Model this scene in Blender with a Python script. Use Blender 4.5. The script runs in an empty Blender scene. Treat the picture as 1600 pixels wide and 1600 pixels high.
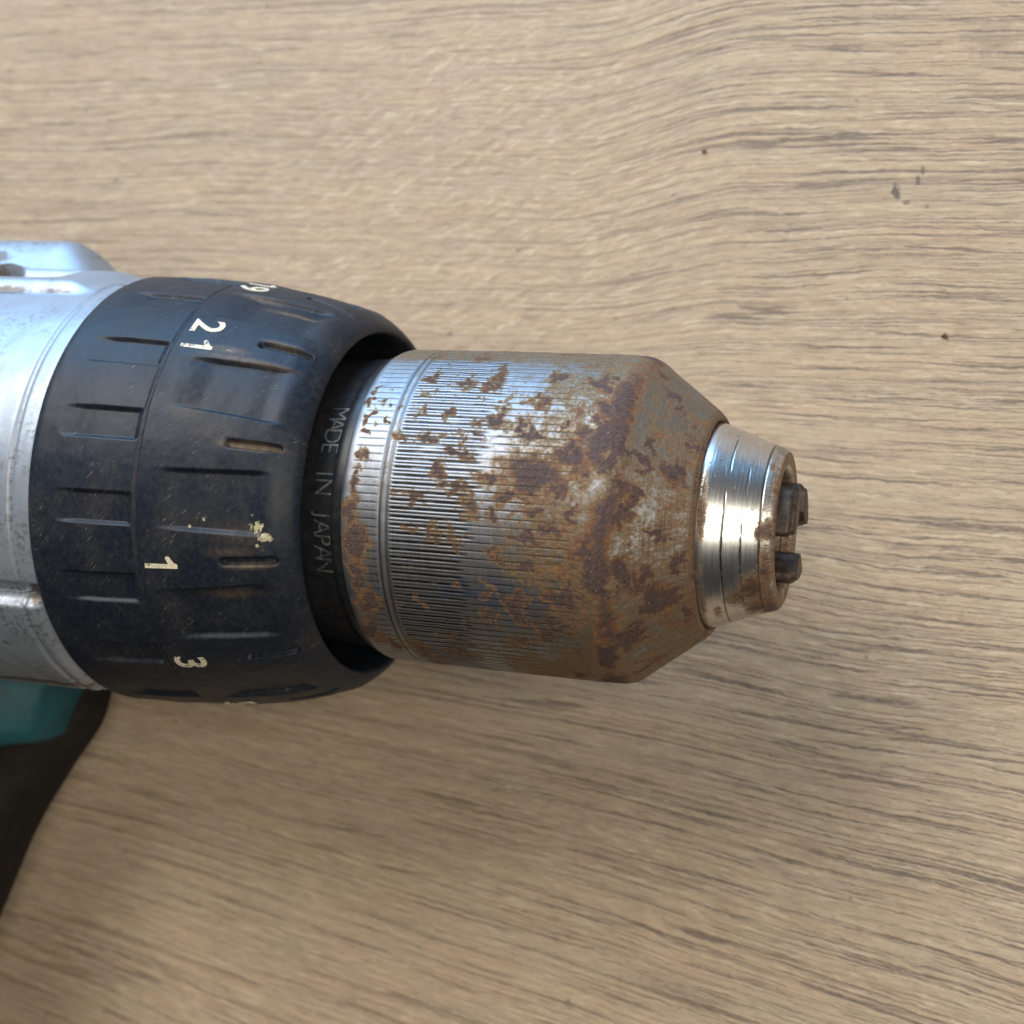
import bpy, math
import numpy as np
from mathutils import Matrix, Vector
R_ = math.radians
sc = bpy.context.scene
COL = sc.collection
MM = 0.001
AX = 28.0                      # height of the drill axis above the table, mm

# ------------------------------------------------------------------ camera
cd = bpy.data.cameras.new("camera"); cam = bpy.data.objects.new("camera", cd); COL.objects.link(cam)
cd.sensor_width = 36; cd.lens = 2249.0 / 1600 * 36; cd.clip_start = 0.01; cd.clip_end = 50
fw = Vector((-0.329, -0.001, -0.944)).normalized()
up = Vector((-0.063, 0.998, 0.021)); up = (up - fw * up.dot(fw)).normalized()
rt = fw.cross(up)
m = Matrix((rt, up, -fw)).transposed().to_4x4(); m.translation = Vector((104.24, 0.11, 160.74 + AX)) * MM
cam.matrix_world = m
cd.dof.use_dof = True; cd.dof.focus_distance = 0.157; cd.dof.aperture_fstop = 27.0
sc.camera = cam

# ------------------------------------------------------------------ room light
w = bpy.data.worlds.new("World"); sc.world = w; w.use_nodes = True
bg = w.node_tree.nodes["Background"]; bg.inputs[0].default_value = (0.80, 0.83, 0.90, 1); bg.inputs[1].default_value = 0.048

def area(name, loc, target, sx, sy, power, color):
    l = bpy.data.lights.new(name, 'AREA'); l.shape = 'RECTANGLE'; l.size = sx; l.size_y = sy
    l.energy = power; l.color = color
    o = bpy.data.objects.new(name, l); COL.objects.link(o)
    o.location = loc
    o.rotation_euler = (Vector(target) - Vector(loc)).to_track_quat('-Z', 'Y').to_euler()
    return o
# window with blue sky beyond the far long side of the table, and a bright warm opening overhead to the right
area("window_light", (-0.60, 1.12, 1.20), (0, 0, 0.0), 1.25, 0.85, 40, (1.0, 0.975, 0.93))
area("window_sky", (-0.50, 1.70, 0.38), (0, 0, 0.05), 1.9, 0.66, 46, (0.26, 0.58, 1.0))
area("skylight", (0.84, 0.06, 1.12), (0.05, 0, 0), 0.70, 0.95, 15.0, (1.0, 0.93, 0.80))
vs = sc.view_settings
vs.view_transform = 'Standard'; vs.look = 'None'; vs.exposure = 0.0; vs.gamma = 1.0; vs.use_curve_mapping = False

# ------------------------------------------------------------------ node helper
class NT:
    def __init__(s, name):
        s.m = bpy.data.materials.new(name); s.m.use_nodes = True
        s.t = s.m.node_tree; s.n = s.t.nodes; s.p = s.n["Principled BSDF"]
    def link(s, a, b): s.t.links.new(a, b)
    def put(s, sock, v):
        if isinstance(v, (int, float)): sock.default_value = v
        elif isinstance(v, (tuple, list)):
            sock.default_value = tuple(v) + (1,) if len(v) == 3 and len(sock.default_value) == 4 else tuple(v)
        else: s.link(v, sock)
    def math(s, op, a, b=0.0, c=None, clamp=False):
        n = s.n.new("ShaderNodeMath"); n.operation = op; n.use_clamp = clamp
        s.put(n.inputs[0], a); s.put(n.inputs[1], b)
        if c is not None: s.put(n.inputs[2], c)
        return n.outputs[0]
    def vmath(s, op, a, b):
        n = s.n.new("ShaderNodeVectorMath"); n.operation = op
        s.put(n.inputs[0], a); s.put(n.inputs[1], b); return n.outputs[0]
    def mix(s, f, a, b, mode='MIX'):
        n = s.n.new("ShaderNodeMix"); n.data_type = 'RGBA'; n.blend_type = mode
        s.put(n.inputs[0], f); s.put(n.inputs[6], a); s.put(n.inputs[7], b); return n.outputs[2]
    def step(s, v, a, b, lo=0.0, hi=1.0):
        n = s.n.new("ShaderNodeMapRange"); n.interpolation_type = 'SMOOTHSTEP'
        s.put(n.inputs[0], v); s.put(n.inputs[1], a); s.put(n.inputs[2], b); s.put(n.inputs[3], lo); s.put(n.inputs[4], hi)
        return n.outputs[0]
    def noise(s, vec, scale=1.0, detail=3.0, rough=0.55, dist=0.0):
        n = s.n.new("ShaderNodeTexNoise"); n.noise_dimensions = '3D'
        s.put(n.inputs["Vector"], vec); n.inputs["Scale"].default_value = scale
        n.inputs["Detail"].default_value = detail; n.inputs["Roughness"].default_value = rough
        n.inputs["Distortion"].default_value = dist
        return n.outputs[0]
    def attr(s, name):
        n = s.n.new("ShaderNodeAttribute"); n.attribute_name = name; return n
    def pos(s):
        n = s.n.new("ShaderNodeTexCoord"); return s.vmath('MULTIPLY', n.outputs["Object"], (1000, 1000, 1000))
    def sep(s, v):
        n = s.n.new("ShaderNodeSeparateXYZ"); s.put(n.inputs[0], v); return n.outputs
    def comb(s, x, y, z=0.0):
        n = s.n.new("ShaderNodeCombineXYZ"); s.put(n.inputs[0], x); s.put(n.inputs[1], y); s.put(n.inputs[2], z); return n.outputs[0]
    def bump(s, h, strength, dist):
        n = s.n.new("ShaderNodeBump"); n.inputs["Strength"].default_value = strength
        n.inputs["Distance"].default_value = dist * MM; s.put(n.inputs["Height"], h)
        s.link(n.outputs[0], s.p.inputs["Normal"]); return n
    def set(s, **k):
        for a, v in k.items(): s.put(s.p.inputs[a.replace("_", " ")], v)
    def ell(s, x, y, cx, cy, rx, ry):
        a = s.math('DIVIDE', s.math('SUBTRACT', x, cx), rx); b = s.math('DIVIDE', s.math('SUBTRACT', y, cy), ry)
        return s.math('SQRT', s.math('ADD', s.math('MULTIPLY', a, a), s.math('MULTIPLY', b, b)))

# ------------------------------------------------------------------ materials
def mat_wood():
    t = NT("oak_laminate"); P = t.pos(); x, y, z = t.sep(P)
    w1 = t.noise(t.comb(t.math('MULTIPLY', x, .016), t.math('MULTIPLY', y, .022)), 1, 2, .5)
    w2 = t.noise(t.comb(t.math('MULTIPLY', x, .085), t.math('MULTIPLY', y, .12), 3.3), 1, 2, .5)
    flame = t.step(t.ell(x, y, 30., 42., 40., 38.), 1.15, .35)
    bend = t.math('MULTIPLY', t.step(x, 68., 44.), t.step(y, 4., 36.))
    yy = t.math('ADD', y, t.math('MULTIPLY', t.math('SUBTRACT', w1, .5), 4.2))
    yy = t.math('ADD', yy, t.math('MULTIPLY', bend, 4.5))
    fan = t.math('MULTIPLY', t.math('SUBTRACT', x, 40.), t.math('MULTIPLY', t.math('MAXIMUM', t.math('SUBTRACT', 12., y), 0.), .0020))
    yy = t.math('ADD', yy, fan)
    amp = t.math('ADD', .25, t.math('MULTIPLY', flame, 1.5))
    yy = t.math('ADD', yy, t.math('MULTIPLY', t.math('SUBTRACT', w2, .5), amp))
    def st(fx, fy, k, d=3, r=.55): return t.noise(t.comb(t.math('MULTIPLY', x, fx), t.math('MULTIPLY', yy, fy), k), 1, d, r)
    broad = st(.010, .10, 1.7, 3); broad2 = st(.020, .33, 61., 3)
    mid = st(.24, 2.0, 5.1, 5, .70)
    fib = st(.75, 6.5, 9.2, 5, .72)
    pore = st(.40, 3.6, 55., 2, .55)
    jit = t.math('MULTIPLY', t.math('SUBTRACT', t.noise(t.comb(t.math('MULTIPLY', x, .32), t.math('MULTIPLY', y, .8), 8.), 1, 4, .65), .5), .75)
    yy = t.math('ADD', yy, jit)
    n1 = st(.0050, .62, 2.4, 1.0, .4); n1b = st(.0065, .50, 14.4, 1.0, .4)
    brk = st(.085, 1.6, 7.7, 4, .66); dash = st(.17, 2.3, 27.7, 4, .64)
    patch = st(.070, .80, 21., 4, .66)
    def lines(pitch, n, k, gain):
        ph = t.math('FRACT', t.math('ADD', t.math('DIVIDE', yy, pitch), t.math('MULTIPLY', n, k)))
        d = t.math('MULTIPLY', t.math('ABSOLUTE', t.math('SUBTRACT', ph, .5)), pitch)
        wid = t.math('MULTIPLY', t.step(patch, .30, .68, .07, .36), gain)
        return t.step(d, wid, t.math('MULTIPLY', wid, .30))
    l = t.math('MAXIMUM', lines(2.3, n1, 7.0, 1.0), t.math('MULTIPLY', lines(1.45, n1b, 6.0, .75), t.step(st(.03, .5, 88., 3, .6), .34, .50)))
    l = t.math('MAXIMUM', l, t.math('MULTIPLY', lines(.85, n1, 5.0, .50), t.step(st(.06, .9, 97., 3, .6), .42, .58, 0., .75)))
    l = t.math('MULTIPLY', l, t.math('MULTIPLY', t.step(brk, .33, .49), t.step(patch, .22, .50, .22, 1.)))
    l = t.math('MULTIPLY', l, t.step(fib, .34, .58, .42, 1.))
    right = t.step(x, 20., 75.)
    l = t.math('MULTIPLY', l, t.math('MULTIPLY', t.math('ADD', .66, t.math('MULTIPLY', right, .22)), t.math('SUBTRACT', 1., t.math('MULTIPLY', flame, .40))))
    dk = t.math('MULTIPLY', t.step(dash, .43, .27), t.math('SUBTRACT', .50, t.math('MULTIPLY', right, .30)))
    # short slanting strokes where the printed figure turns
    yl = t.math('ADD', y, jit)
    c_, s_ = math.cos(.48), math.sin(.48)
    fu = t.math('ADD', t.math('MULTIPLY', x, c_), t.math('MULTIPLY', yl, s_)); fv = t.math('SUBTRACT', t.math('MULTIPLY', yl, c_), t.math('MULTIPLY', x, s_))
    strk = t.noise(t.comb(t.math('MULTIPLY', fu, .26), t.math('MULTIPLY', fv, 1.15), 71.), 1, 3, .6)
    dk = t.math('MAXIMUM', dk, t.math('MULTIPLY', t.math('MULTIPLY', t.step(strk, .45, .30), flame), .50))
    lt = t.math('MULTIPLY', t.step(st(.20, 2.0, 33., 5, .68), .50, .68), .60)
    lt = t.math('MAXIMUM', lt, t.math('MULTIPLY', t.math('MULTIPLY', t.step(strk, .54, .68), flame), .7))
    base = t.mix(t.step(mid, .30, .70), (.300, .230, .156), (.452, .354, .240))
    base = t.mix(t.math('MULTIPLY', t.step(fib, .60, .32), .52), base, (.250, .196, .136))
    base = t.mix(lt, base, (.560, .486, .362))
    base = t.mix(t.step(broad, .32, .68, 0., .40), base, (.375, .292, .203))
    base = t.mix(t.step(broad2, .48, .72, 0., .28), base, (.300, .225, .165))
    base = t.mix(t.math('MULTIPLY', t.step(pore, .43, .29), .60), base, (.17, .125, .095))
    # printed hue drift
    hn = t.noise(t.comb(t.math('MULTIPLY', x, .07), t.math('MULTIPLY', yy, .25), 40.), 1, 2)
    base = t.mix(t.step(hn, .35, .65, 0, .5), base, t.mix(1.0, base, (1.04, .95, .92), 'MULTIPLY'))
    mg = t.noise(t.comb(t.math('MULTIPLY', x, 2.2), t.math('MULTIPLY', y, 5.0), 3.), 1, 3, .7)
    base = t.mix(t.math('MULTIPLY', t.step(mg, .58, .70), .30), base, (.20, .15, .11))
    base = t.mix(t.math('MULTIPLY', t.step(mg, .42, .30), .25), base, (.60, .51, .39))
    base = t.mix(dk, base, (.185, .138, .105))
    base = t.mix(l, base, (.088, .065, .054))
    # soot smudges and dirt specks pressed into the laminate
    wob = t.noise(P, .95, 4, .65); sm = 0.0
    for cx, cy, rx, ry, k in ((87.4, 43.9, .62, .95, .85), (90.0, 45.6, .30, .75, .7), (90.5, 46.5, .25, .7, .7), (88.7, 42.6, .5, .35, .6), (97.5, 63., 3.5, 2.5, .22),
                              (-5, 62., 6, 3, .10), (101., 30, 1.2, .3, .3), (60, 58, 3, 1.6, .12)):
        e = t.math('ADD', t.ell(x, y, cx, cy, rx, ry), t.math('MULTIPLY', t.math('SUBTRACT', wob, .5), 3.0))
        e = t.math('MULTIPLY', t.step(e, 1.2, .55), k)
        sm = e if isinstance(sm, float) else t.math('MAXIMUM', sm, e)
    sp = t.step(t.noise(P, .42, 1.5), .735, .775)
    sm = t.math('MAXIMUM', sm, t.math('MULTIPLY', sp, .5))
    base = t.mix(sm, base, (.055, .052, .046))
    t.set(Base_Color=base, Roughness=t.math('ADD', .40, t.math('MULTIPLY', fib, .2)), Specular_IOR_Level=.42)
    h = t.math('SUBTRACT', t.math('MULTIPLY', fib, .35), t.math('MULTIPLY', l, 1.0)); h = t.math('SUBTRACT', h, t.math('MULTIPLY', dk, .5))
    t.bump(h, .45, .10)
    return t.m

def cyl(t):
    a = t.attr("cyl").outputs["Vector"]; x, y, z = t.sep(a); return a, x, y

def mat_ring():
    t = NT("black_rubbered_plastic"); a, s, c = cyl(t)
    dirt = t.attr("dirt").outputs["Fac"]; paint = t.attr("paint").outputs["Fac"]
    diag = t.comb(t.math('ADD', s, c), t.math('MULTIPLY', t.math('SUBTRACT', s, c), 7.0))
    diag2 = t.comb(t.math('ADD', t.math('MULTIPLY', s, 1.4), c), t.math('MULTIPLY', t.math('SUBTRACT', s, t.math('MULTIPLY', c, 1.4)), 9.0), 7.)
    scr = t.noise(diag, .75, 3, .6); scr2 = t.noise(diag2, .5, 2, .6)
    cloud = t.noise(a, .16, 4, .6); fine = t.noise(a, 1.7, 4, .65); micro = t.noise(a, 6.0, 2, .6)
    base = t.mix(t.step(fine, .35, .7), (.007, .010, .017), (.014, .018, .026))
    dust = t.math('MULTIPLY', t.step(cloud, .44, .72), t.step(scr, .38, .66, .25, 1.))
    base = t.mix(t.math('MULTIPLY', dust, .36), base, (.062, .050, .041))
    base = t.mix(t.math('MULTIPLY', t.step(dirt, .25, .9), t.step(fine, .33, .6, .45, .95)), base, (.105, .075, .048))
    sl = t.math('MULTIPLY', t.step(scr2, .66, .74), t.step(cloud, .4, .6))
    base = t.mix(t.math('MULTIPLY', sl, .75), base, (.17, .16, .15))
    spk = t.step(t.noise(a, 1.9, 2., .6), .775, .80)
    base = t.mix(spk, base, (.36, .33, .25))
    pm = t.step(t.math('ADD', paint, t.math('MULTIPLY', t.math('SUBTRACT', t.noise(a, 2.2, 3, .65), .5), 1.7)), .55, .78)
    base = t.mix(pm, base, t.mix(fine, (.26, .23, .13), (.50, .46, .30)))
    t.set(Base_Color=base, Specular_IOR_Level=.22,
          Roughness=t.math('ADD', .36, t.math('ADD', t.math('MULTIPLY', fine, .16), t.math('MULTIPLY', dust, .25))))
    h = t.math('ADD', t.math('MULTIPLY', micro, .2), t.math('ADD', t.math('MULTIPLY', scr, .6), t.math('MULTIPLY', fine, .5)))
    h = t.math('ADD', h, t.math('MULTIPLY', pm, 1.5))
    t.bump(h, .30, .10)
    return t.m

def mat_steel(name, circ=1.0, base_rough=.34, light=(.60, .60, .59), rustgain=1.0, speck=.5, fine_mark=1.0):
    t = NT(name); a, s, c = cyl(t)
    r = t.attr("rust").outputs["Fac"]
    n1 = t.noise(a, .62, 5, .68); n2 = t.noise(a, 2.6, 4, .7); n3 = t.noise(a, .19, 3, .6)
    lathe = t.noise(t.comb(t.math('MULTIPLY', s, 5.0 * circ), t.math('MULTIPLY', c, .10)), 1, 4, .6)
    diag = t.noise(t.comb(t.math('MULTIPLY', t.math('ADD', s, c), 1.1), t.math('MULTIPLY', t.math('SUBTRACT', s, c), 4.2)), 1, 3, .6)
    q = t.math('ADD', r, t.math('MULTIPLY', t.math('SUBTRACT', n1, .5), .95 * rustgain))
    q = t.math('ADD', q, t.math('MULTIPLY', t.math('SUBTRACT', n2, .5), .80 * rustgain))
    q = t.math('ADD', q, t.math('MULTIPLY', t.math('MULTIPLY', t.step(s, 64.5, 67.), t.step(s, 74., 73.)), t.math('MULTIPLY', t.math('SUBTRACT', lathe, .5), .75)))
    spot = t.math('MULTIPLY', t.step(t.noise(t.vmath('ADD', a, (13., 50., 0.)), 1.05, 5, .68), .555, .68), t.step(n3, .30, .62, .25, .75))
    q = t.math('MAXIMUM', q, t.math('MULTIPLY', spot, rustgain * .85))
    halo = t.step(q, .27, .48); core = t.step(q, .42, .74); deep = t.step(t.math('ADD', q, t.math('MULTIPLY', t.math('SUBTRACT', n3, .5), .9)), .60, .88)
    gr = t.attr("groove_shade").outputs["Fac"]; bl = t.attr("blue").outputs["Fac"]
    film = t.math('MULTIPLY', t.step(n3, .35, .7), .35)
    steel = t.mix(t.step(lathe, .3, .7), tuple(v * .80 for v in light), light)
    steel = t.mix(film, steel, tuple(v * k for v, k in zip(light, (.72, .66, .69))))
    steel = t.mix(t.math('MULTIPLY', t.step(n2, .62, .75), speck), steel, (.16, .12, .10))
    steel = t.mix(t.math('MULTIPLY', t.step(diag, .60, .70), .35 * fine_mark), steel, (.20, .19, .19))
    steel = t.mix(t.math('MULTIPLY', t.step(t.math('ADD', bl, t.math('MULTIPLY', t.math('SUBTRACT', n1, .5), .8)), .35, .7), .75), steel, (.17, .205, .33))
    steel = t.mix(t.math('MULTIPLY', gr, t.step(n2, .25, .5, .6, .97)), steel, (.030, .030, .032))  # groove and score-line shade painted into the steel colour
    stain = t.math('MULTIPLY', t.step(t.math('ADD', r, t.math('MULTIPLY', t.math('SUBTRACT', n1, .5), .7)), .10, .50), t.math('MULTIPLY', t.step(s, 63.5, 66.5, .56, .24), rustgain))
    steel = t.mix(stain, steel, t.mix(n2, (.19, .125, .060), (.15, .105, .070)))
    rust = t.mix(t.step(n2, .3, .7), (.082, .034, .015), (.158, .070, .027))
    orange = t.mix(t.step(t.noise(t.vmath('ADD', a, (31., 7., 0.)), 1.15, 4, .7), .50, .64), rust, (.250, .104, .026))
    rust = t.mix(.68, rust, orange)
    rust = t.mix(deep, rust, t.mix(t.step(diag, .35, .62), (.032, .018, .016), (.078, .046, .038)))
    hal = t.mix(t.step(n2, .35, .65), (.215, .140, .050), (.125, .088, .050))
    col = t.mix(t.math('MULTIPLY', halo, .72), steel, hal)
    col = t.mix(core, col, rust)
    fl = t.math('MULTIPLY', t.step(t.noise(a, 3.4, 2), .69, .76), t.step(q, .4, .55))
    col = t.mix(t.math('MULTIPLY', fl, .7), col, (.42, .40, .37))
    col = t.mix(t.math('MULTIPLY', gr, .55), col, (.022, .018, .016))
    t.set(Base_Color=col, Metallic=t.math('SUBTRACT', 1.0, t.math('ADD', t.math('MULTIPLY', core, .80), t.math('ADD', t.math('MULTIPLY', halo, .10), t.math('MULTIPLY', stain, .30))), clamp=True),
          Roughness=t.math('ADD', t.math('ADD', base_rough, t.math('MULTIPLY', lathe, .10)), t.math('ADD', t.math('MULTIPLY', core, .22), t.math('MULTIPLY', halo, .10))),
          Specular_IOR_Level=.5)
    h = t.math('ADD', t.math('MULTIPLY', lathe, .22 * circ), t.math('MULTIPLY', t.math('MULTIPLY', core, n2), 1.9))
    h = t.math('ADD', h, t.math('MULTIPLY', diag, .40 * fine_mark)); h = t.math('SUBTRACT', h, t.math('MULTIPLY', deep, .3))
    t.bump(h, .42, .09)
    return t.m

def mat_gearcase():
    t = NT("grey_cast_metal_paint"); P = t.pos()
    n1 = t.noise(P, .30, 4, .62); n2 = t.noise(P, 1.5, 4, .65); n3 = t.noise(P, 4.5, 2, .6); n4 = t.noise(P, .12, 3, .6)
    dirt = t.attr("dirt").outputs["Fac"]  # also carries the painted shade of the boss recesses
    base = t.mix(n1, (.235, .265, .31), (.31, .345, .395))
    sc1 = t.math('MULTIPLY', t.step(n2, .47, .62), t.step(n4, .42, .60))
    base = t.mix(t.math('MULTIPLY', sc1, .80), base, (.14, .145, .155))
    base = t.mix(t.math('MULTIPLY', t.step(n3, .66, .72), .45), base, (.12, .11, .11))
    d = t.math('ADD', dirt, t.math('MULTIPLY', t.math('SUBTRACT', n2, .5), .9))
    base = t.mix(t.math('MULTIPLY', t.step(d, .38, .72), .85), base, (.105, .075, .052))
    pk = t.step(t.noise(t.vmath('ADD', P, (9.3, 2, 5)), .75, 0), .90, .91)
    base = t.mix(pk, base, (.55, .10, .18))
    t.set(Base_Color=base, Metallic=.5, Roughness=t.math('ADD', .36, t.math('MULTIPLY', n2, .18)))
    t.bump(t.math('ADD', n2, t.math('MULTIPLY', n3, .4)), .18, .10)
    return t.m

def mat_plain(name, col, rough, col2=None, scale=.5, metal=0.0, bump=.15, spec=.5):
    t = NT(name); P = t.pos(); n = t.noise(P, scale, 4, .62); n2 = t.noise(P, scale * 5, 3, .6)
    c2 = col2 or tuple(v * .55 for v in col)
    base = t.mix(t.step(n, .35, .68), col, c2)
    t.set(Base_Color=base, Roughness=t.math('ADD', rough, t.math('MULTIPLY', n2, .15)), Metallic=metal, Specular_IOR_Level=spec)
    t.bump(t.math('ADD', n, n2), bump, .12)
    return t.m

def mat_number():
    t = NT("worn_cream_paint"); P = t.pos(); n = t.noise(P, 1.1, 4, .7); n2 = t.noise(P, 4.0, 2, .6)
    base = t.mix(t.step(n2, .35, .7), (.62, .56, .42), (.46, .41, .31))
    base = t.mix(t.math('MULTIPLY', t.step(n, .55, .66), .85), base, (.05, .05, .05))
    t.set(Base_Color=base, Roughness=.6); t.bump(n2, .3, .08)
    return t.m

def mat_letter():
    t = NT("scuffed_grey_letters"); P = t.pos(); n = t.noise(P, .9, 3, .7)
    t.set(Base_Color=t.mix(t.step(n, .42, .6), (.085, .084, .082), (.024, .035, .038)), Roughness=.5)
    return t.m

M_WOOD = mat_wood(); M_RING = mat_ring()
M_SLEEVE = mat_steel("rusty_knurled_steel", 1.0, .47, (.315, .325, .34), 1.0, .8, 1.6)
M_NOSE = mat_steel("bright_turned_steel", 1.6, .23, (.72, .71, .68), 1.0, .15, .25)
M_JAW = mat_plain("dark_jaw_steel", (.075, .052, .038), .40, (.026, .016, .012), 1.1, .45, .5)
M_CASE = mat_gearcase()
M_COLLAR = mat_plain("black_oxide_collar", (.010, .011, .014), .26, (.020, .019, .020), .8, .0, .12, spec=.25)
M_TEAL = mat_plain("teal_plastic", (.001, .066, .082), .55, (.001, .046, .058), .3)
M_GRIP_SHADE = mat_plain("black_rubber_and_shade", (.008, .006, .005), .75, (.013, .010, .008), .4, spec=.2)  # grip rubber; the brown-black also stands for shade on the wedge
M_NUM = mat_number(); M_LET = mat_letter()
M_CRUMB = mat_plain("brown_crumb", (.10, .055, .03), .7, (.06, .03, .02), 2.0)

# ------------------------------------------------------------------ mesh helpers
def link(name, me, mat, parent=None):
    me.name = name
    o = bpy.data.objects.new(name, me); COL.objects.link(o)
    if mat: me.materials.append(mat)
    if parent: o.parent = parent
    return o

def grid_mesh(V, nu, nv, smooth=True, closed=False):
    """V: (nu*nv,3) mm, axis at z=0 -> metres above the table"""
    me = bpy.data.meshes.new("m"); V = V.copy(); V[:, 2] += AX; V *= MM
    me.vertices.add(len(V)); me.vertices.foreach_set("co", V.astype(np.float32).ravel())
    i, j = np.meshgrid(np.arange(nu - 1), np.arange(nv - 1), indexing='ij')
    a = (i * nv + j).ravel()
    q = np.stack([a, a + nv, a + nv + 1, a + 1], -1)[:, ::-1]
    me.loops.add(q.size); me.loops.foreach_set("vertex_index", q.astype(np.int32).ravel())
    me.polygons.add(len(q)); me.polygons.foreach_set("loop_start", np.arange(0, q.size, 4, dtype=np.int32))
    me.polygons.foreach_set("use_smooth", np.full(len(q), smooth))
    me.update(calc_edges=True); me.validate()
    return me

def fattr(me, name, arr):
    a = me.attributes.new(name, 'FLOAT', 'POINT'); a.data.foreach_set("value", np.asarray(arr, np.float32).ravel())
def vattr(me, name, x, y):
    a = me.attributes.new(name, 'FLOAT_VECTOR', 'POINT')
    a.data.foreach_set("vector", np.stack([x, y, 0 * x], -1).astype(np.float32).ravel())

def resample(prof, step, cuts=2):
    P = np.array(prof, float)
    for _ in range(cuts):                       # soften the corners a little
        Q = [P[0]]
        for a, b in zip(P[:-1], P[1:]):
            L = np.linalg.norm(b - a); k = min(.25, .28 / max(L, 1e-6))
            Q += [a + (b - a) * k, b - (b - a) * k]
        Q.append(P[-1]); P = np.array(Q)
    d = np.r_[0, np.cumsum(np.linalg.norm(np.diff(P, axis=0), axis=1))]
    n = max(int(d[-1] / step) + 1, 4); u = np.linspace(0, d[-1], n)
    return np.interp(u, d, P[:, 0]), np.interp(u, d, P[:, 1]), u

def ss(x, a, b):
    t = np.clip((x - a) / (b - a), 0, 1); return t * t * (3 - 2 * t)
def bandf(x, a, b, e):            # 1 inside a..b with soft edges e
    return ss(x, a - e / 2, a + e / 2) * (1 - ss(x, b - e / 2, b + e / 2))
def wrap(d): return (d + 180) % 360 - 180

class VN:                          # small periodic value noise for geometry wear
    def __init__(s, seed): s.g = np.random.RandomState(seed).rand(256, 256)
    def __call__(s, x, y):
        xi = np.floor(x).astype(int); yi = np.floor(y).astype(int); fx = x - xi; fy = y - yi
        fx = fx * fx * (3 - 2 * fx); fy = fy * fy * (3 - 2 * fy); g = s.g
        A = g[xi % 256, yi % 256]; B = g[(xi + 1) % 256, yi % 256]; C = g[xi % 256, (yi + 1) % 256]; D = g[(xi + 1) % 256, (yi + 1) % 256]
        return (A * (1 - fx) + B * fx) * (1 - fy) + (C * (1 - fx) + D * fx) * fy

def lathe(name, prof, step, nth, mat, parent, disp=None, attrs=None, cuts=2, ref=None):
    s, r, u = resample(prof, step, cuts)
    th = np.linspace(-180, 180, nth + 1)
    S, T = np.meshgrid(s, th, indexing='ij'); Rr = np.repeat(r[:, None], nth + 1, 1)
    U = np.repeat(u[:, None], nth + 1, 1)
    if disp is not None:
        ds, dr = disp(S, T, Rr, U); S2, R2 = S + ds, Rr + dr
    else: S2, R2 = S, Rr
    a = np.radians(T)
    V = np.stack([S2, R2 * np.sin(a), R2 * np.cos(a)], -1).reshape(-1, 3)
    me = grid_mesh(V, len(s), nth + 1)
    vattr(me, "cyl", (U if ref == 'u' else S).ravel(), (a * 18.8).ravel())
    if attrs:
        for k, f in attrs.items(): fattr(me, k, f(S, T, Rr))
    return link(name, me, mat, parent)

def blobs(S, T, L, rr=18.8, wob=0.0):
    out = np.zeros_like(S)
    if wob:
        k = 180 / math.pi / rr
        S, T = (S + wob * ((vn1(S * .9 + 40, T * .30) - .5) * 1.7 + (vn2(S * 2.7, T * .85 + 90) - .5) * .9),
                T + wob * k * ((vn3(S * .9 + 70, T * .30) - .5) * 1.7 + (vn1(S * 2.7 + 9, T * .85) - .5) * .9))
    for b in L:
        s0, t0, ws, wt = b[:4]; k = b[4] if len(b) > 4 else 1.0
        d2 = ((S - s0) / ws) ** 2 + (wrap(T - t0) / wt) ** 2
        out = np.maximum(out, k * np.exp(-d2 * .69))
    return out

# ------------------------------------------------------------------ table
def slab():
    me = bpy.data.meshes.new("tabletop")
    x0, x1, y0, y1, h = -.75, .85, -.5, .55, .028; b = .003
    v = []
    for z, i in ((-h, 0), (-b, 0), (0, b)):
        v += [(x0 + i, y0 + i, z), (x1 - i, y0 + i, z), (x1 - i, y1 - i, z), (x0 + i, y1 - i, z)]
    f = [(3, 2, 1, 0), (8, 9, 10, 11)]
    for k in (0, 4):
        for i in range(4): f.append((k + i, k + (i + 1) % 4, k + 4 + (i + 1) % 4, k + 4 + i))
    me.from_pydata(v, [], f); me.update()
    return me
tb = link("tabletop", slab(), M_WOOD); tb["kind"] = "structure"
tb["label"] = "pale oak laminate tabletop with brown grain under the drill"

# ------------------------------------------------------------------ the drill
drill = bpy.data.objects.new("cordless_drill", None); COL.objects.link(drill)
drill.empty_display_size = .02
drill["label"] = "worn cordless drill lying on its side with a rusty keyless chuck"
drill["category"] = "drill"
vn1, vn2, vn3 = VN(3), VN(8), VN(21)

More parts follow.
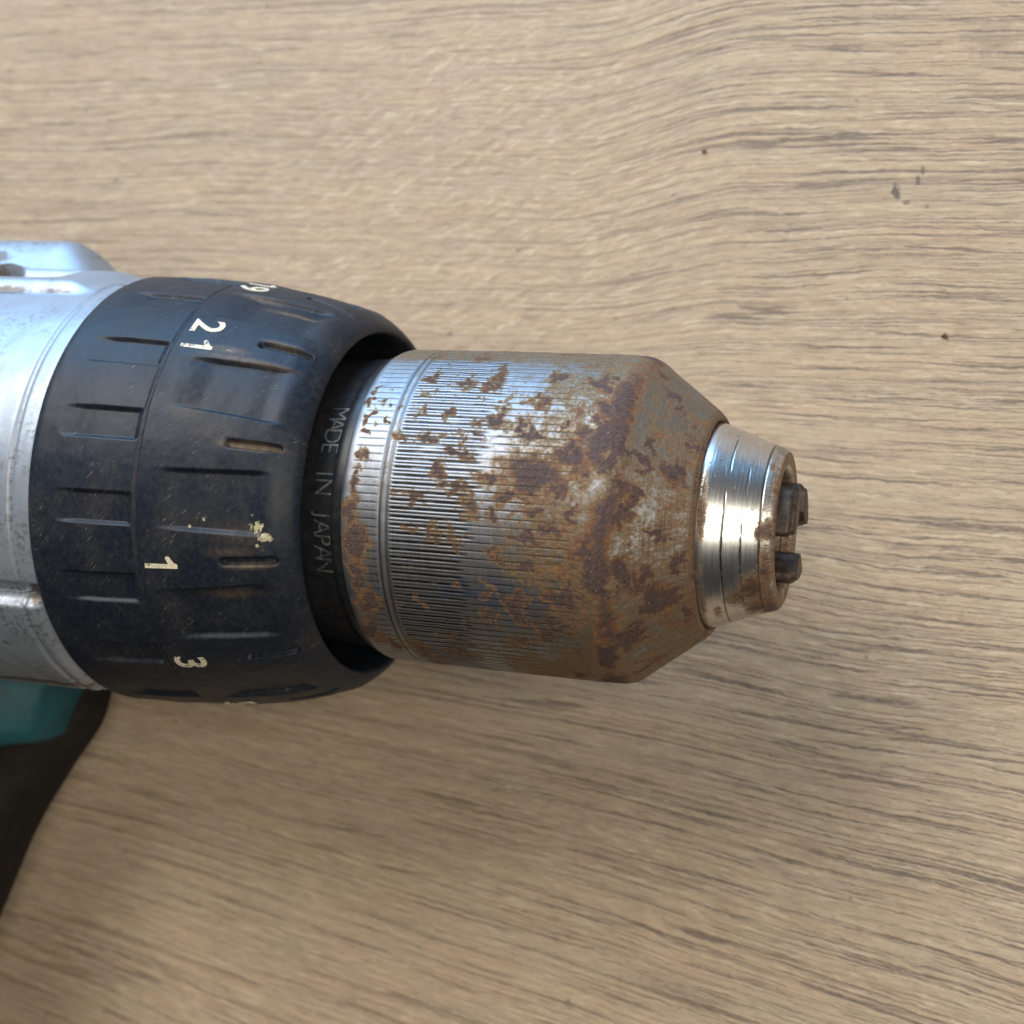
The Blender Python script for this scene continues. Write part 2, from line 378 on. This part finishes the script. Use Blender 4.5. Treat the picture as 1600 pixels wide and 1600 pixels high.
# --- clutch ring -----------------------------------------------------------
RP = [(0.6, 24.6), (0, 25.6), (0, 26.55), (.8, 27.0), (2, 27.1), (8, 26.95), (14, 26.45), (18, 25.95), (22, 25.25), (25, 24.6), (28, 23.7), (29.6, 22.8),
      (30.8, 21.8), (31.3, 21.0), (31.1, 20.5), (29.5, 20.1), (20, 19.6), (20, 17.0)]
RS = np.array([p[0] for p in RP[2:14]]); RR = np.array([p[1] for p in RP[2:14]])
def ring_r(s): return np.interp(s, RS, RR)
rear_c = [35.0 - 20.2 * k + (0.25 if k % 2 else 0) for k in range(-7, 11)]
front_c = [27.6 - 30 * k for k in range(12)]; num_c = [42.4 - 30 * k for k in range(12)]
def ring_disp(S, T, Rr, U):
    outer = ((Rr > 20.9) & (S > .2)).astype(float)
    arc = np.radians(1.0) * Rr
    d = np.zeros_like(S)
    for c in rear_c:
        t = np.abs(wrap(T - c)) * arc
        k = (ss(S, 2.9 + .4 * (t / 1.7) ** 2, 6.8) * (1 - ss(S, 12.6, 13.7))) * (1 - ss(t, 1.5, 1.95))
        d = np.maximum(d, .62 * k)
    for c in front_c:
        t = wrap(T - c) * arc
        hw = 3.15 + .25 * (S - 16.6) / 12
        k = (ss(S, 15.6, 20.2) * (1 - ss(S, 26.2, 29.2))) * (1 - ss(np.abs(t), hw - .28, hw + .28))
        d = np.maximum(d, .60 * k)
    for c in num_c:
        t = wrap(T - c - .06 * (S - 23) * (c / 42)) * arc
        e = np.sqrt((np.maximum(np.abs(S - 26.4) - 2.5, 0)) ** 2 + t ** 2)
        d = np.maximum(d, .62 * (1 - ss(e, .22, .62)))
    d = np.maximum(d, .22 * np.exp(-((S - 13.75) / .22) ** 2))
    d = d + .13 * ss(S, 13.9, 13.6) * ss(S, .5, 2.5) * (1 - ss(d, .02, .5))
    wear = (vn1(S * .5, T * .2) - .5) * .06 + (vn2(S * 1.6, T * .6) - .5) * .03
    return 0 * S, outer * (wear - d)
ring_dirt = [(26, 12.3, 3.6, 1.3), (20.5, 38.5, 3.2, 1.6, .7), (26, 44.2, 3, 1.2, .7), (19, 64, 4, 1.5, .7), (24, 60, 4, 1.2, .8), (23, 4.4, 7, .7, .4), (22, 15, 4, 5, .45), (18.5, 20, 3, 5, .5), (23, 36.3, 6, 1.1, .8),
             (26.5, -19, 3.2, 1.1, .7), (25, -10.5, 5, 5, .5), (24.5, -15, 4, 2.5, .55), (24, -27, 5, 2, .55), (17, -30, 2, 6, .4), (9, 11.0, 5, 2, .35), (13.8, 0, .5, 60, .45), (29.8, 20, 1.4, 40, .3)]
ring_paint = [(27.4, -8.6, .75, 1.7, 1.0), (28.3, -11.2, .8, 1.4, .95), (27.7, -13.2, .6, 1.0, .6), (26.9, -5.5, .3, .8, .7), (28, -14.3, .4, .6, .6), (21.3, -7.2, .7, .9, .62), (20.0, -9.0, .5, .6, .6), (22.2, -6.4, .5, .5, .6), (22.6, -8.5, .3, 1, .5),
              (20.5, 38.3, .5, .4, .6), (19.5, 39.3, .3, .3, .5), (30, 35, .3, .4, .45)]
ring = lathe("clutch_ring", RP, .125, 1680, M_RING, drill, ring_disp,
             {"dirt": lambda S, T, R: blobs(S, T, ring_dirt), "paint": lambda S, T, R: blobs(S, T, ring_paint)})
ring["label"] = "black clutch ring with recessed grips and cream numbers"

def text_mesh(txt, size, offset=0.0, extrude=.05, space=1.0):
    cu = bpy.data.curves.new("t", 'FONT'); cu.body = txt; cu.size = size; cu.align_x = 'CENTER'; cu.align_y = 'CENTER'
    cu.offset = offset; cu.extrude = extrude; cu.space_character = space; cu.resolution_u = 6
    o = bpy.data.objects.new("t", cu); COL.objects.link(o)
    me = bpy.data.meshes.new_from_object(o.evaluated_get(bpy.context.evaluated_depsgraph_get()))
    bpy.data.objects.remove(o); bpy.data.curves.remove(cu)
    v = np.empty(len(me.vertices) * 3, np.float32); me.vertices.foreach_get("co", v); return me, v.reshape(-1, 3).astype(float)
def one_mesh():
    """a printed 1: a bar with a short slanted flag"""
    o = [(-.28, -1.9), (.28, -1.9), (.28, 1.9), (-.22, 1.9), (-.42, 1.5), (-1.15, 1.05), (-1.25, .72), (-1.05, .55), (-.28, .85)]
    n = len(o); me = bpy.data.meshes.new("t")
    v = [(x, y, .03) for x, y in o] + [(x, y, -.03) for x, y in o]
    f = [(0, 1, 2, 3, 4, 8), (4, 5, 6, 7, 8)] + [(i, i + n, (i + 1) % n + n, (i + 1) % n) for i in range(n)]
    me.from_pydata(v, [], f); me.update(); return me, np.array(v, float)
def wrapped(name, txt, s0, th0, size, rfun, mat, parent, sx=1.0, lift=.03, **k):
    me, v = (one_mesh() if name == 'number' and txt == '1' else text_mesh(txt, size, **k))
    mid = (v[:, 1].max() + v[:, 1].min()) / 2; midx = (v[:, 0].max() + v[:, 0].min()) / 2
    s = s0 + v[:, 1] - mid; r0 = rfun(s0); th = np.radians(th0) - (v[:, 0] - midx) * sx / r0
    r = rfun(s) + v[:, 2] + lift
    P = np.stack([s, r * np.sin(th), r * np.cos(th) + AX], -1) * MM
    me.vertices.foreach_set("co", P.astype(np.float32).ravel()); me.update()
    return link(name, me, mat, parent)
for txt, th in (("2", 45.6), ("1", 39.0), ("1", -18.0), ("3", -48.6), ("9", 70.2), ("1", 76.5), ("5", -78.0), ("7", -108.0), ("7", 99.0), ("1", 106.0)):
    wrapped("number", txt, 16.75, th, 5.3, ring_r, M_NUM, ring, sx=.92, offset=.075, extrude=.03)

# --- grey gear case behind the ring -----------------------------------------
def case_disp(S, T, Rr, U):
    out = ((S < -.05) & (S > -74)).astype(float)
    dr = np.zeros_like(S)
    dr -= .35 * np.exp(-((S + 2.6) / .28) ** 2)                      # line behind the bright rim
    # boss ridge on the upper flank with a hollow and a rib in front of it
    rid = ss(S, -9.0, -18.) * ss(S, -58, -50)
    plat = 1.25 * ss(T, 59.5, 63.5) * ss(T, 112, 100) * ss(S, -2.5, -7.)
    boss = 6.1 * rid * np.exp(-((T - 99.5) / 14.5) ** 4)
    val = bandf(T, 67.5, 79.5, 3.5) * ss(S, -8.5, -13.5 + .35 * (T - 72)) * ss(S, -20.4, -19.2)
    hol = ss(S, -20.9, -22.4) * ss(S, -46, -40) * np.exp(-((T - 69) / 9.5) ** 4)
    b = np.maximum(plat * ss(S, -60, -50), boss) - 2.0 * val - 4.6 * hol
    b = b + .9 * np.exp(-((S + 20.3) / .6) ** 2) * np.exp(-((T - 73) / 8) ** 4)
    dr += b
    # seam slot and lower flange
    dr -= 1.3 * bandf(T, -31.4, -27.2, 1.2) * ss(S, .5, -1.5)
    dr += .75 * ss(T, -31.8, -33.4) * ss(T, -75, -70) * ss(S, .2, -1.5)
    dr += (vn1(S * .6, T * .15) - .5) * .10
    return 0 * S, dr * out
def case_dirt_shade(S, T, R):  # real dirt, plus shade painted into the boss valley and hollow
    d = blobs(S, T, [(-15.5, 60.3, 3.6, 1.2, 1.0), (-8.5, 60.5, 3.2, .9, .7), (-15.2, 72.0, 4.4, 3.4, 1.4), (-30, 69, 8.8, 9.0, 1.6), (-1.5, 70, 1.2, 1.2, .8), (-1.2, -30, 1.4, 3, .9), (-20, -29, 30, 1.6, .5),
                     (-8, -66.5, 14, 2.0, .9), (-22, -64, 5, 3, .75), (-2.6, 0, .35, 65, .52), (-12, -55, 3, 1, .5), (-7.5, -46, 1.0, 1.4, .6), (-27, 86, 3, 2, .9)])
    return d
case = lathe("gear_case", [(1.5, 25.2), (.2, 26.1), (-.4, 26.3), (-2.6, 26.35), (-10, 26.4), (-30, 26.6), (-60, 27), (-74, 26.5), (-76, 25)], .25, 900, M_CASE, drill, case_disp, {"dirt": case_dirt_shade}, cuts=1)
case["label"] = "scuffed pale grey painted gear case"

# --- chuck --------------------------------------------------------------------
lathe("chuck_collar", [(20, 17.2), (28, 17.3), (33.2, 17.55), (33.5, 17.9), (35.0, 18.0), (35.3, 17.6), (35.4, 16.0)], .2, 360, M_COLLAR, drill)
collar = bpy.data.objects["chuck_collar"]
for i, chs in enumerate("MADE IN JAPAN"):
    if chs == " ": continue
    th = 33.4 - i * 4.85
    wrapped("letter", chs, 32.15, th, 3.25, lambda s: 17.3 + (np.asarray(s) - 28) * .048, M_LET, collar, sx=.84, lift=.02, offset=-.02, extrude=.03)

RUST = [(41.9, 50.0, 0.61, 1.9), (46.4, 47.7, 0.75, 2.5), (50.0, 52.1, 0.59, 3.9), (49.5, 45.3, 0.88, 2.0), (56.7, 52.4, 1.3, 5.0), (55.9, 39.4, 0.85, 2.3), (59.3, 31.7, 0.56, 2.5), (51.5, 32.1, 1.3, 3.6), (46.0, 34.0, 0.52, 1.6), (54.4, 29.5, 0.71, 2.4), (56.2, 25.4, 1.69, 2.8), (44.3, 22.1, 1.48, 1.6), (49.1, 25.3, 0.73, 0.7), (56.5, 12.6, 3.49, 7.3), (60.3, 19.7, 1.72, 3.9), (53.9, 4.6, 0.99, 2.9), (51.6, 9.6, 1.0, 2.5), (46.4, 10.9, 0.73, 3.2), (48.0, 17.7, 1.31, 1.8), (49.7, 1.0, 1.01, 2.9), (52.4, -1.8, 0.86, 2.0), (56.9, -0.5, 1.12, 2.4), (61.1, 0.3, 0.96, 2.4), (47.8, 6.0, 1.02, 1.2), (43.8, 2.8, 1.11, 1.3), (50.2, -8.5, 0.29, 1.3), (45.8, -10.3, 0.59, 1.7), (48.4, -11.8, 0.59, 1.5), (52.8, -14.3, 1.29, 2.6), (55.8, -8.1, 2.12, 2.1), (54.0, -17.0, 0.57, 1.7), (56.7, -19.3, 1.56, 2.2), (62.6, -10.7, 1.92, 5.1), (51.7, -29.0, 0.44, 1.7), (51.2, -36.9, 0.9, 3.3), (54.8, -32.0, 1.17, 5.5), (59.7, -26.2, 1.77, 3.2), (60.3, -28.8, 2.12, 3.3), (57.4, -43.1, 1.18, 2.5), (54.2, -47.7, 0.91, 2.8), (59.2, -39.5, 1.6, 2.3), (59.1, -3.4, 2.08, 4.0, .75), (59.4, 8.9, 2.07, 6.1, .8), (61.5, 27, 1.6, 6, .75), (60.5, 38, 1.5, 5, .6), (61.8, 14, 1.5, 6, .8), (61, -18, 1.8, 6, .7),
        (36.1, 43.6, 0.38, 1.6), (36.2, 37.3, 0.62, 1.7), (36.3, 30.4, 0.46, 2.1), (36.5, 24.8, 0.61, 1.7), (36.6, 15.4, 0.76, 2.2), (36.7, 9.2, 0.61, 1.3), (36.0, 4.8, 0.61, 3.0), (36.0, -3.8, 1.07, 5.3), (36.4, -14.6, 1.55, 8.8), (36.8, -26.0, 1.1, 6.0), (37.0, -36.3, 1.28, 5.0), (36.5, -50.8, 1.17, 6.1), (38.1, -58.4, 1.03, 4.9), (38.7, 35.7, 0.46, 2.2), (38.8, 28.1, 0.38, 1.5), (41.6, -58.5, 1.27, 4.0, .8), (46.5, -60.2, 1.66, 4.2, .8),
        (67.9, 58.7, 0.57, 4.6), (69.8, 54.0, 0.51, 3.9), (70.1, 19.9, 1.41, 6.6), (68.5, 31.0, 0.66, 3.7), (71.9, 36.8, 0.55, 6.7), (67.4, 21.1, 0.77, 4.6), (67.0, 6.9, 0.78, 8.7), (70.7, 48.9, 0.42, 3.7), (69.7, -33.7, 2.25, 9.0), (68.1, -20.6, 1.13, 4.9), (71.5, -18.0, 0.86, 4.4), (69.2, -6.3, 0.68, 2.9), (66.4, -19.3, 1.01, 6.7), (66.0, 2.1, 0.8, 8.3), (64.6, 22.7, 1.03, 8.7), (63.4, 37.1, 1.24, 7.9), (61.7, 49.4, 1.4, 6.9), (66.7, -46.7, 1.62, 7.7), (71.8, -46.3, 1.12, 8.0)]
RS_ = np.random.RandomState(5)
for k in range(90):                          # the flanks and the underside rust alike
    T0 = RS_.uniform(62, 298); RUST.append((36 + 37 * RS_.rand() ** .8, T0 if T0 < 180 else T0 - 360, RS_.uniform(.5, 1.8), RS_.uniform(1.5, 6), RS_.uniform(.7, 1)))
for k in range(85):                          # small scattered spots between the ribs
    RUST.append((41 + 21 * RS_.rand(), RS_.uniform(-60, 60), RS_.uniform(.22, .75), RS_.uniform(.7, 2.3), RS_.uniform(.45, .9)))
BLUE = [(59.5, -34, 3.2, 2.6), (56.2, -31, 1.0, 6), (53.5, -31, 2.6, 5), (49.5, -29, 2.6, 3.4), (53, -24, 3, 3, .7)]
def sleeve_rust(S, T, R):
    q = blobs(S, T, RUST, wob=1.0) * 1.08
    sh = np.exp(-((S - 64.3 - 2.6 * (vn1(S * 0 + 3, T * .09) - .5) - .8 * (vn2(S * 0 + 5, T * .35) - .5)) / 2.2) ** 2) * (.50 + .62 * vn3(S * .45, T * .11))
    cone = ss(S, 64.5, 66.5) * (.28 + .28 * vn2(S * .6, T * .13)) 
    tip = ss(S, 71.7, 72.4) * .62
    low = ss(T, -46, -62) * ss(S, 48, 54) * .50 + ss(T, 57, 66) * .48
    edge = .3 * np.exp(-((S - 39.9) / .3) ** 2)
    return np.maximum.reduce([q, sh, cone, tip, low, np.maximum(edge, .12 + .36 * ss(S, 47, 60) * (.5 + .9 * vn3(S * .35, T * .11)))])
PITCH = 360 / 131.0
fend = 48.6 + 1.9 * np.random.RandomState(2).rand(131)
def sleeve_groove_shade(S, T, R):  # knurl grooves masked dark: their shade is put into the colour
    ph = (T / PITCH) % 1.0; idx = (np.floor(T / PITCH).astype(int)) % 131
    e = fend[idx] + 1.5 * np.sin(np.radians(T * 2 + 40)); w_ = vn1(S * .45, T * .16)
    a = np.exp(-(np.minimum(ph, 1 - ph) / .085) ** 2) * bandf(S, 40.7, 61.5, .5) * np.clip(.25 + 1.5 * w_ - .4 * ss(S, 52, 62), .05, 1)
    b = (1 - ss(np.abs(ph - .5), .09, .20)) * ss(S, 40.6, 41.0) * (1 - ss(S, e - .8, e + .8)) * np.clip(.5 + 1.1 * vn2(S * .9, T * .4), 0, 1)
    c = np.exp(-(np.minimum(ph, 1 - ph) / .10) ** 2) * bandf(S, 35.9, 39.2, .4) * .6 + .8 * np.exp(-((S - 39.55) / .12) ** 2) + .7 * np.exp(-((S - 40.35) / .12) ** 2)
    return np.clip(np.maximum.reduce([a, b, c]), 0, 1)
def sleeve_disp(S, T, Rr, U):
    out = ((S > 35.2) & (S < 66) & (Rr > 17.8)).astype(float)
    ph = (T / PITCH) % 1.0; idx = (np.floor(T / PITCH).astype(int)) % 131
    wear = vn1(S * .45, T * .16)
    g1 = np.exp(-(np.minimum(ph, 1 - ph) / .085) ** 2) * bandf(S, 40.7, 61.2, .5) * np.clip(.3 + 1.5 * wear - .5 * ss(S, 52, 62), .1, 1)
    e = fend[idx] + 1.5 * np.sin(np.radians(T * 2 + 40))
    g2 = (1 - ss(np.abs(ph - .5), .10, .22)) * ss(S, 40.6, 41.0) * (1 - ss(S, e - .8, e + .8)) * (.75 + .4 * wear)
    rb = np.exp(-(np.minimum(ph, 1 - ph) / .10) ** 2) * bandf(S, 35.9, 39.2, .4) * .5
    circ = np.exp(-((S - 39.55) / .16) ** 2) * .14 + np.exp(-((S - 40.35) / .16) ** 2) * .13
    thin = np.exp(-((S - 46.9) / .10) ** 2) * .03
    rough = (vn2(S * 2.6, T * .8) - .5) * .05 * ss(S, 50, 60) + (vn3(S * 1.0, T * .3) - .5) * .05
    return 0 * S, out * (-.055 * g1 - .065 * g2 - .05 * rb - circ + thin) + rough * (Rr > 12.9)
sleeve = lathe("chuck_sleeve", [(35.2, 16.2), (34.55, 17.4), (34.7, 18.25), (35.4, 18.68), (40, 18.75), (50, 18.8), (62.5, 18.8), (64.2, 18.7), (65.3, 18.25), (66.4, 17.35), (71.6, 13.35), (72.4, 12.75), (72.85, 12.1), (72.7, 11.75), (71.5, 11.55)],
               .17, 2096, M_SLEEVE, drill, sleeve_disp, {"rust": sleeve_rust, "groove_shade": sleeve_groove_shade, "blue": lambda S, T, R: blobs(S, T, BLUE, wob=1.0)}, cuts=1)
sleeve["label"] = "knurled steel chuck sleeve spotted with brown rust"

def nose_rust(S, T, R):
    q = blobs(S, T, [(73.2, 8, .50, 20, .85), (73.1, -40, .5, 45, .55), (79.4, -2, .7, 7, .95), (79.9, -1, .6, 9, .95), (79.7, -30, .9, 22, .85), (78.4, -42, 1.6, 14, .95), (76.8, -48, 1.4, 7, .8), (78.6, -62, 1.4, 14, .9), (74.6, -58, .5, 8, .6), (80.2, 30, .5, 14, .75), (79.6, 47, .35, 9, .8), (78.9, -4, .35, 4, .9), (79.9, -75, 1.2, 35, .9), (79.8, 75, .8, 20, .6), (79.5, 160, 1.4, 60, .8), (79.5, -140, 1.4, 60, .8)])
    face = ss(S, 80.2, 80.45) * .62
    return np.maximum.reduce([q * .9, face, .34 * bandf(S, 79.05, 80.3, .3)])
def nose_lines(S, T, w0, w1):
    d = np.zeros_like(S)
    for s0, a, b, k in ((75.35, -85, 20, 1.), (75.5, 34, 62, .8), (77.25, -60, 8, .9), (77.4, 18, 40, .35), (76.4, -70, -30, .3), (76.2, 100, 160, .7)):
        wv = .05 * np.sin(np.radians(T * 5)) + .05 * (vn1(S * 0 + s0, T * .25) - .5)
        d = np.maximum(d, k * np.exp(-((S - s0 - wv) / w0) ** 2) * bandf(T, a, b, 6) * np.clip(.35 + 1.1 * vn2(S * 0 + s0, T * .35), 0, 1))
    return np.maximum(d, .95 * np.exp(-((S - 79.05) / w1) ** 2))
def nose_disp(S, T, Rr, U):
    return 0 * S, -.07 * nose_lines(S, T, .07, .10) * ((S < 80.2) & (S > 73))
nose = lathe("chuck_nose", [(71.0, 11.5), (73.0, 11.48), (73.6, 11.35), (79.0, 9.35), (79.9, 9.05), (80.35, 8.75), (80.5, 8.3), (80.45, 7.2), (80.0, 6.7), (79.0, 6.45), (75, 6.2), (75, .2)],
             .06, 720, M_NOSE, drill, nose_disp, {"rust": nose_rust, "groove_shade": lambda S, T, R: nose_lines(S, T, .065, .085)}, cuts=1)  # scored lines darkened by the same painted groove shade
nose["label"] = "bright turned steel nose with a rusty rim"

def jaw(phi):
    """one gripping jaw: rounded outside, wedge towards the middle, stepped bevelled end"""
    import bmesh
    bm = bmesh.new()
    out = [(5.95 * math.cos(a), 5.95 * math.sin(a)) for a in np.radians(np.linspace(-27, 27, 9))]
    out = [(2.55, -.75), (4.5, -2.75)] + out + [(4.5, 2.75), (2.55, .75)]
    c = np.array([4.3, 0.0])
    rings = []
    for s, k, dx in ((74.5, 1.0, 0), (81.25, 1.0, 0), (81.6, .97, -.03), (81.75, .88, -.16), (82.15, .84, -.22)):
        ring_ = []
        for px, py in out:
            q = c + (np.array([px, py]) - c) * k + np.array([dx, 0])
            ph = math.radians(phi); y = q[0] * math.sin(ph) - q[1] * math.cos(ph); z = q[0] * math.cos(ph) + q[1] * math.sin(ph)
            ring_.append(bm.verts.new((s * MM, y * MM, (z + AX) * MM)))
        rings.append(ring_)
    n = len(out)
    for a, b in zip(rings[:-1], rings[1:]):
        for i in range(n): bm.faces.new((a[i], a[(i + 1) % n], b[(i + 1) % n], b[i]))
    bm.faces.new(rings[-1]); bm.faces.new(rings[0][::-1])
    bmesh.ops.recalc_face_normals(bm, faces=bm.faces)
    bmesh.ops.bevel(bm, geom=[e for e in bm.edges if len(e.link_faces) == 2 and e.calc_face_angle() > .45], offset=.00024, segments=3, affect='EDGES', profile=.6)
    me = bpy.data.meshes.new("jaw"); bm.to_mesh(me); bm.free()
    for p in me.polygons: p.use_smooth = True
    try: me.set_sharp_from_angle(angle=math.radians(38))
    except Exception: pass
    return me
for phi in (22.6, -97.4, 142.6): link("jaw", jaw(phi), M_JAW, drill)

# --- body behind the frame edge ---------------------------------------------------
def smooth_stations(A, B, n=18):
    """resample the body of a sweep along a smooth curve through its stations"""
    st = [np.array(q, float).ravel() for q in A]; P = [st[0]] + st + [st[-1]]; out = []
    for i in range(1, len(P) - 2):
        for k in range(6):
            u = k / 6.0; a, b, c, d = P[i - 1:i + 3]
            out.append(.5 * (2 * b + (c - a) * u + (2 * a - 5 * b + 4 * c - d) * u * u + (3 * b - a - 3 * c + d) * u ** 3))
    out.append(st[-1]); out = [B[0]] + [tuple(q.reshape(3, 3)) for q in out] + [B[1]]
    return out
def sweep(stations, nsec=28, power=3.2):
    """superellipse sections: (centre, axis_u half-vector, axis_v half-vector)"""
    V = []
    for c, u, v in stations:
        c, u, v = map(lambda q: np.array(q, float), (c, u, v))
        for a in np.linspace(0, 2 * np.pi, nsec + 1):
            ca, sa = math.cos(a), math.sin(a)
            V.append(c + u * math.copysign(abs(ca) ** (2 / power), ca) + v * math.copysign(abs(sa) ** (2 / power), sa))
    return grid_mesh(np.array(V), len(stations), nsec + 1)
# teal lip of the motor housing reaching forward under the gear case
lip = sweep([((-20.8, -31.5, -12.5), (.01, .01, 0), (0, 0, .01)), ((-20.8, -31.5, -12.5), (.9, 4.2, 0), (0, 0, 6.)), ((-21.6, -31.6, -12.3), (1.4, 5.3, 0), (0, 0, 7.4)), ((-27.5, -31.6, -11.5), (0, 5.9, 0), (0, 0, 8.6)),
             ((-28.5, -31.2, -10.5), (0, 6.9, 0), (0, 0, 10.2)), ((-40, -31, -8), (0, 8.2, 0), (0, 0, 13)), ((-70, -30, 0), (0, 10, 0), (0, 0, 20)), ((-70, -30, 0), (0, .01, 0), (0, 0, .01))], power=4.5)
link("housing_lip", lip, M_TEAL, drill)
mot = sweep([((-74, 0, 0), (0, .01, 0), (0, 0, .01)), ((-74, 0, 0), (0, 26.5, 0), (0, 0, 26)), ((-76, 0, 0), (0, 28.5, 0), (0, 0, 27.5)), ((-120, 0, 0), (0, 28.5, 0), (0, 0, 27.5)), ((-150, 0, 0), (0, 27, 0), (0, 0, 26)),
             ((-158, 0, 0), (0, 23, 0), (0, 0, 22)), ((-160, 0, 0), (0, .01, 0), (0, 0, .01))], power=2.4)
link("motor_housing", mot, M_TEAL, drill)
grip = sweep([((-82, -20, 0), (20, 4, 0), (0, 0, 19)), ((-84, -36, 0), (21, 2, 0), (0, 0, 18.5)), ((-92, -60, 0), (17.5, 1, 0), (0, 0, 18)), ((-98, -90, 0), (16.5, 1, 0), (0, 0, 18)), ((-104, -118, 0), (19, 1, 0), (0, 0, 19)),
              ((-106, -130, 0), (26, 1, 0), (0, 0, 24)), ((-106, -131, 0), (.01, 0, 0), (0, 0, .01))])
link("handle", grip, M_GRIP_SHADE, drill)
shade_wedge = sweep(smooth_stations([((-36, -29, -18.5), (17.5, 0, 0), (0, 0, 6.)), ((-36.8, -35, -17.5), (17.2, 0, 0), (0, 0, 7.5)), ((-40.5, -43, -15.5), (16.3, 0, 0), (0, 0, 10)), ((-44.0, -52, -12), (15.6, 0, 0), (0, 0, 14)), ((-48, -66, -9), (15, 0, 0), (0, 0, 16)), ((-53, -82, -5), (15, 0, 0), (0, 0, 17))],
                             [((-36, -28.5, -18.5), (.01, 0, 0), (0, 0, .01)), ((-53, -83, -5), (.01, 0, 0), (0, 0, .01))]), power=2.4)
link("grip_shade_wedge", shade_wedge, M_GRIP_SHADE, drill)  # dark wedge added to stand for the shade under the handle
bat = sweep([((-103, -131.2, 0), (.01, 0, 0), (0, 0, .01)), ((-103, -131.2, 0), (36, 0, 0), (0, 0, 27)), ((-103, -134, 0), (38, 0, 0), (0, 0, 27.9)), ((-103, -176, 0), (38, 0, 0), (0, 0, 27.9)), ((-103, -179, 0), (35, 0, 0), (0, 0, 26)), ((-103, -179, 0), (.01, 0, 0), (0, 0, .01))], power=6)
link("battery", bat, M_GRIP_SHADE, drill)

# ------------------------------------------------------------------ crumbs on the table
def crumb(x, y, r, seed, label):
    rs = np.random.RandomState(seed); nu, nv = 7, 10; V = []
    for i in range(nu):
        f = math.pi * i / (nu - 1)
        for j in range(nv + 1):
            g = 2 * math.pi * (j % nv) / nv
            k = r * (1 + .35 * math.sin(3 * g + seed) * math.sin(f) + .2 * math.cos(2 * f + seed + g))
            V.append((x + k * math.sin(f) * math.cos(g) * 1.2, y + k * math.sin(f) * math.sin(g), .55 * r + k * math.cos(f) * .55 - AX))
    o = link("crumb", grid_mesh(np.array(V), nu, nv + 1), M_CRUMB)
    o["label"] = label; o["category"] = "crumb"; return o
crumb(62.2, 49.6, .26, 1, "tiny dark crumb on the wood above the middle of the chuck")
crumb(94.5, 25.7, .32, 4, "tiny brown crumb on the wood at upper right beyond the chuck nose")
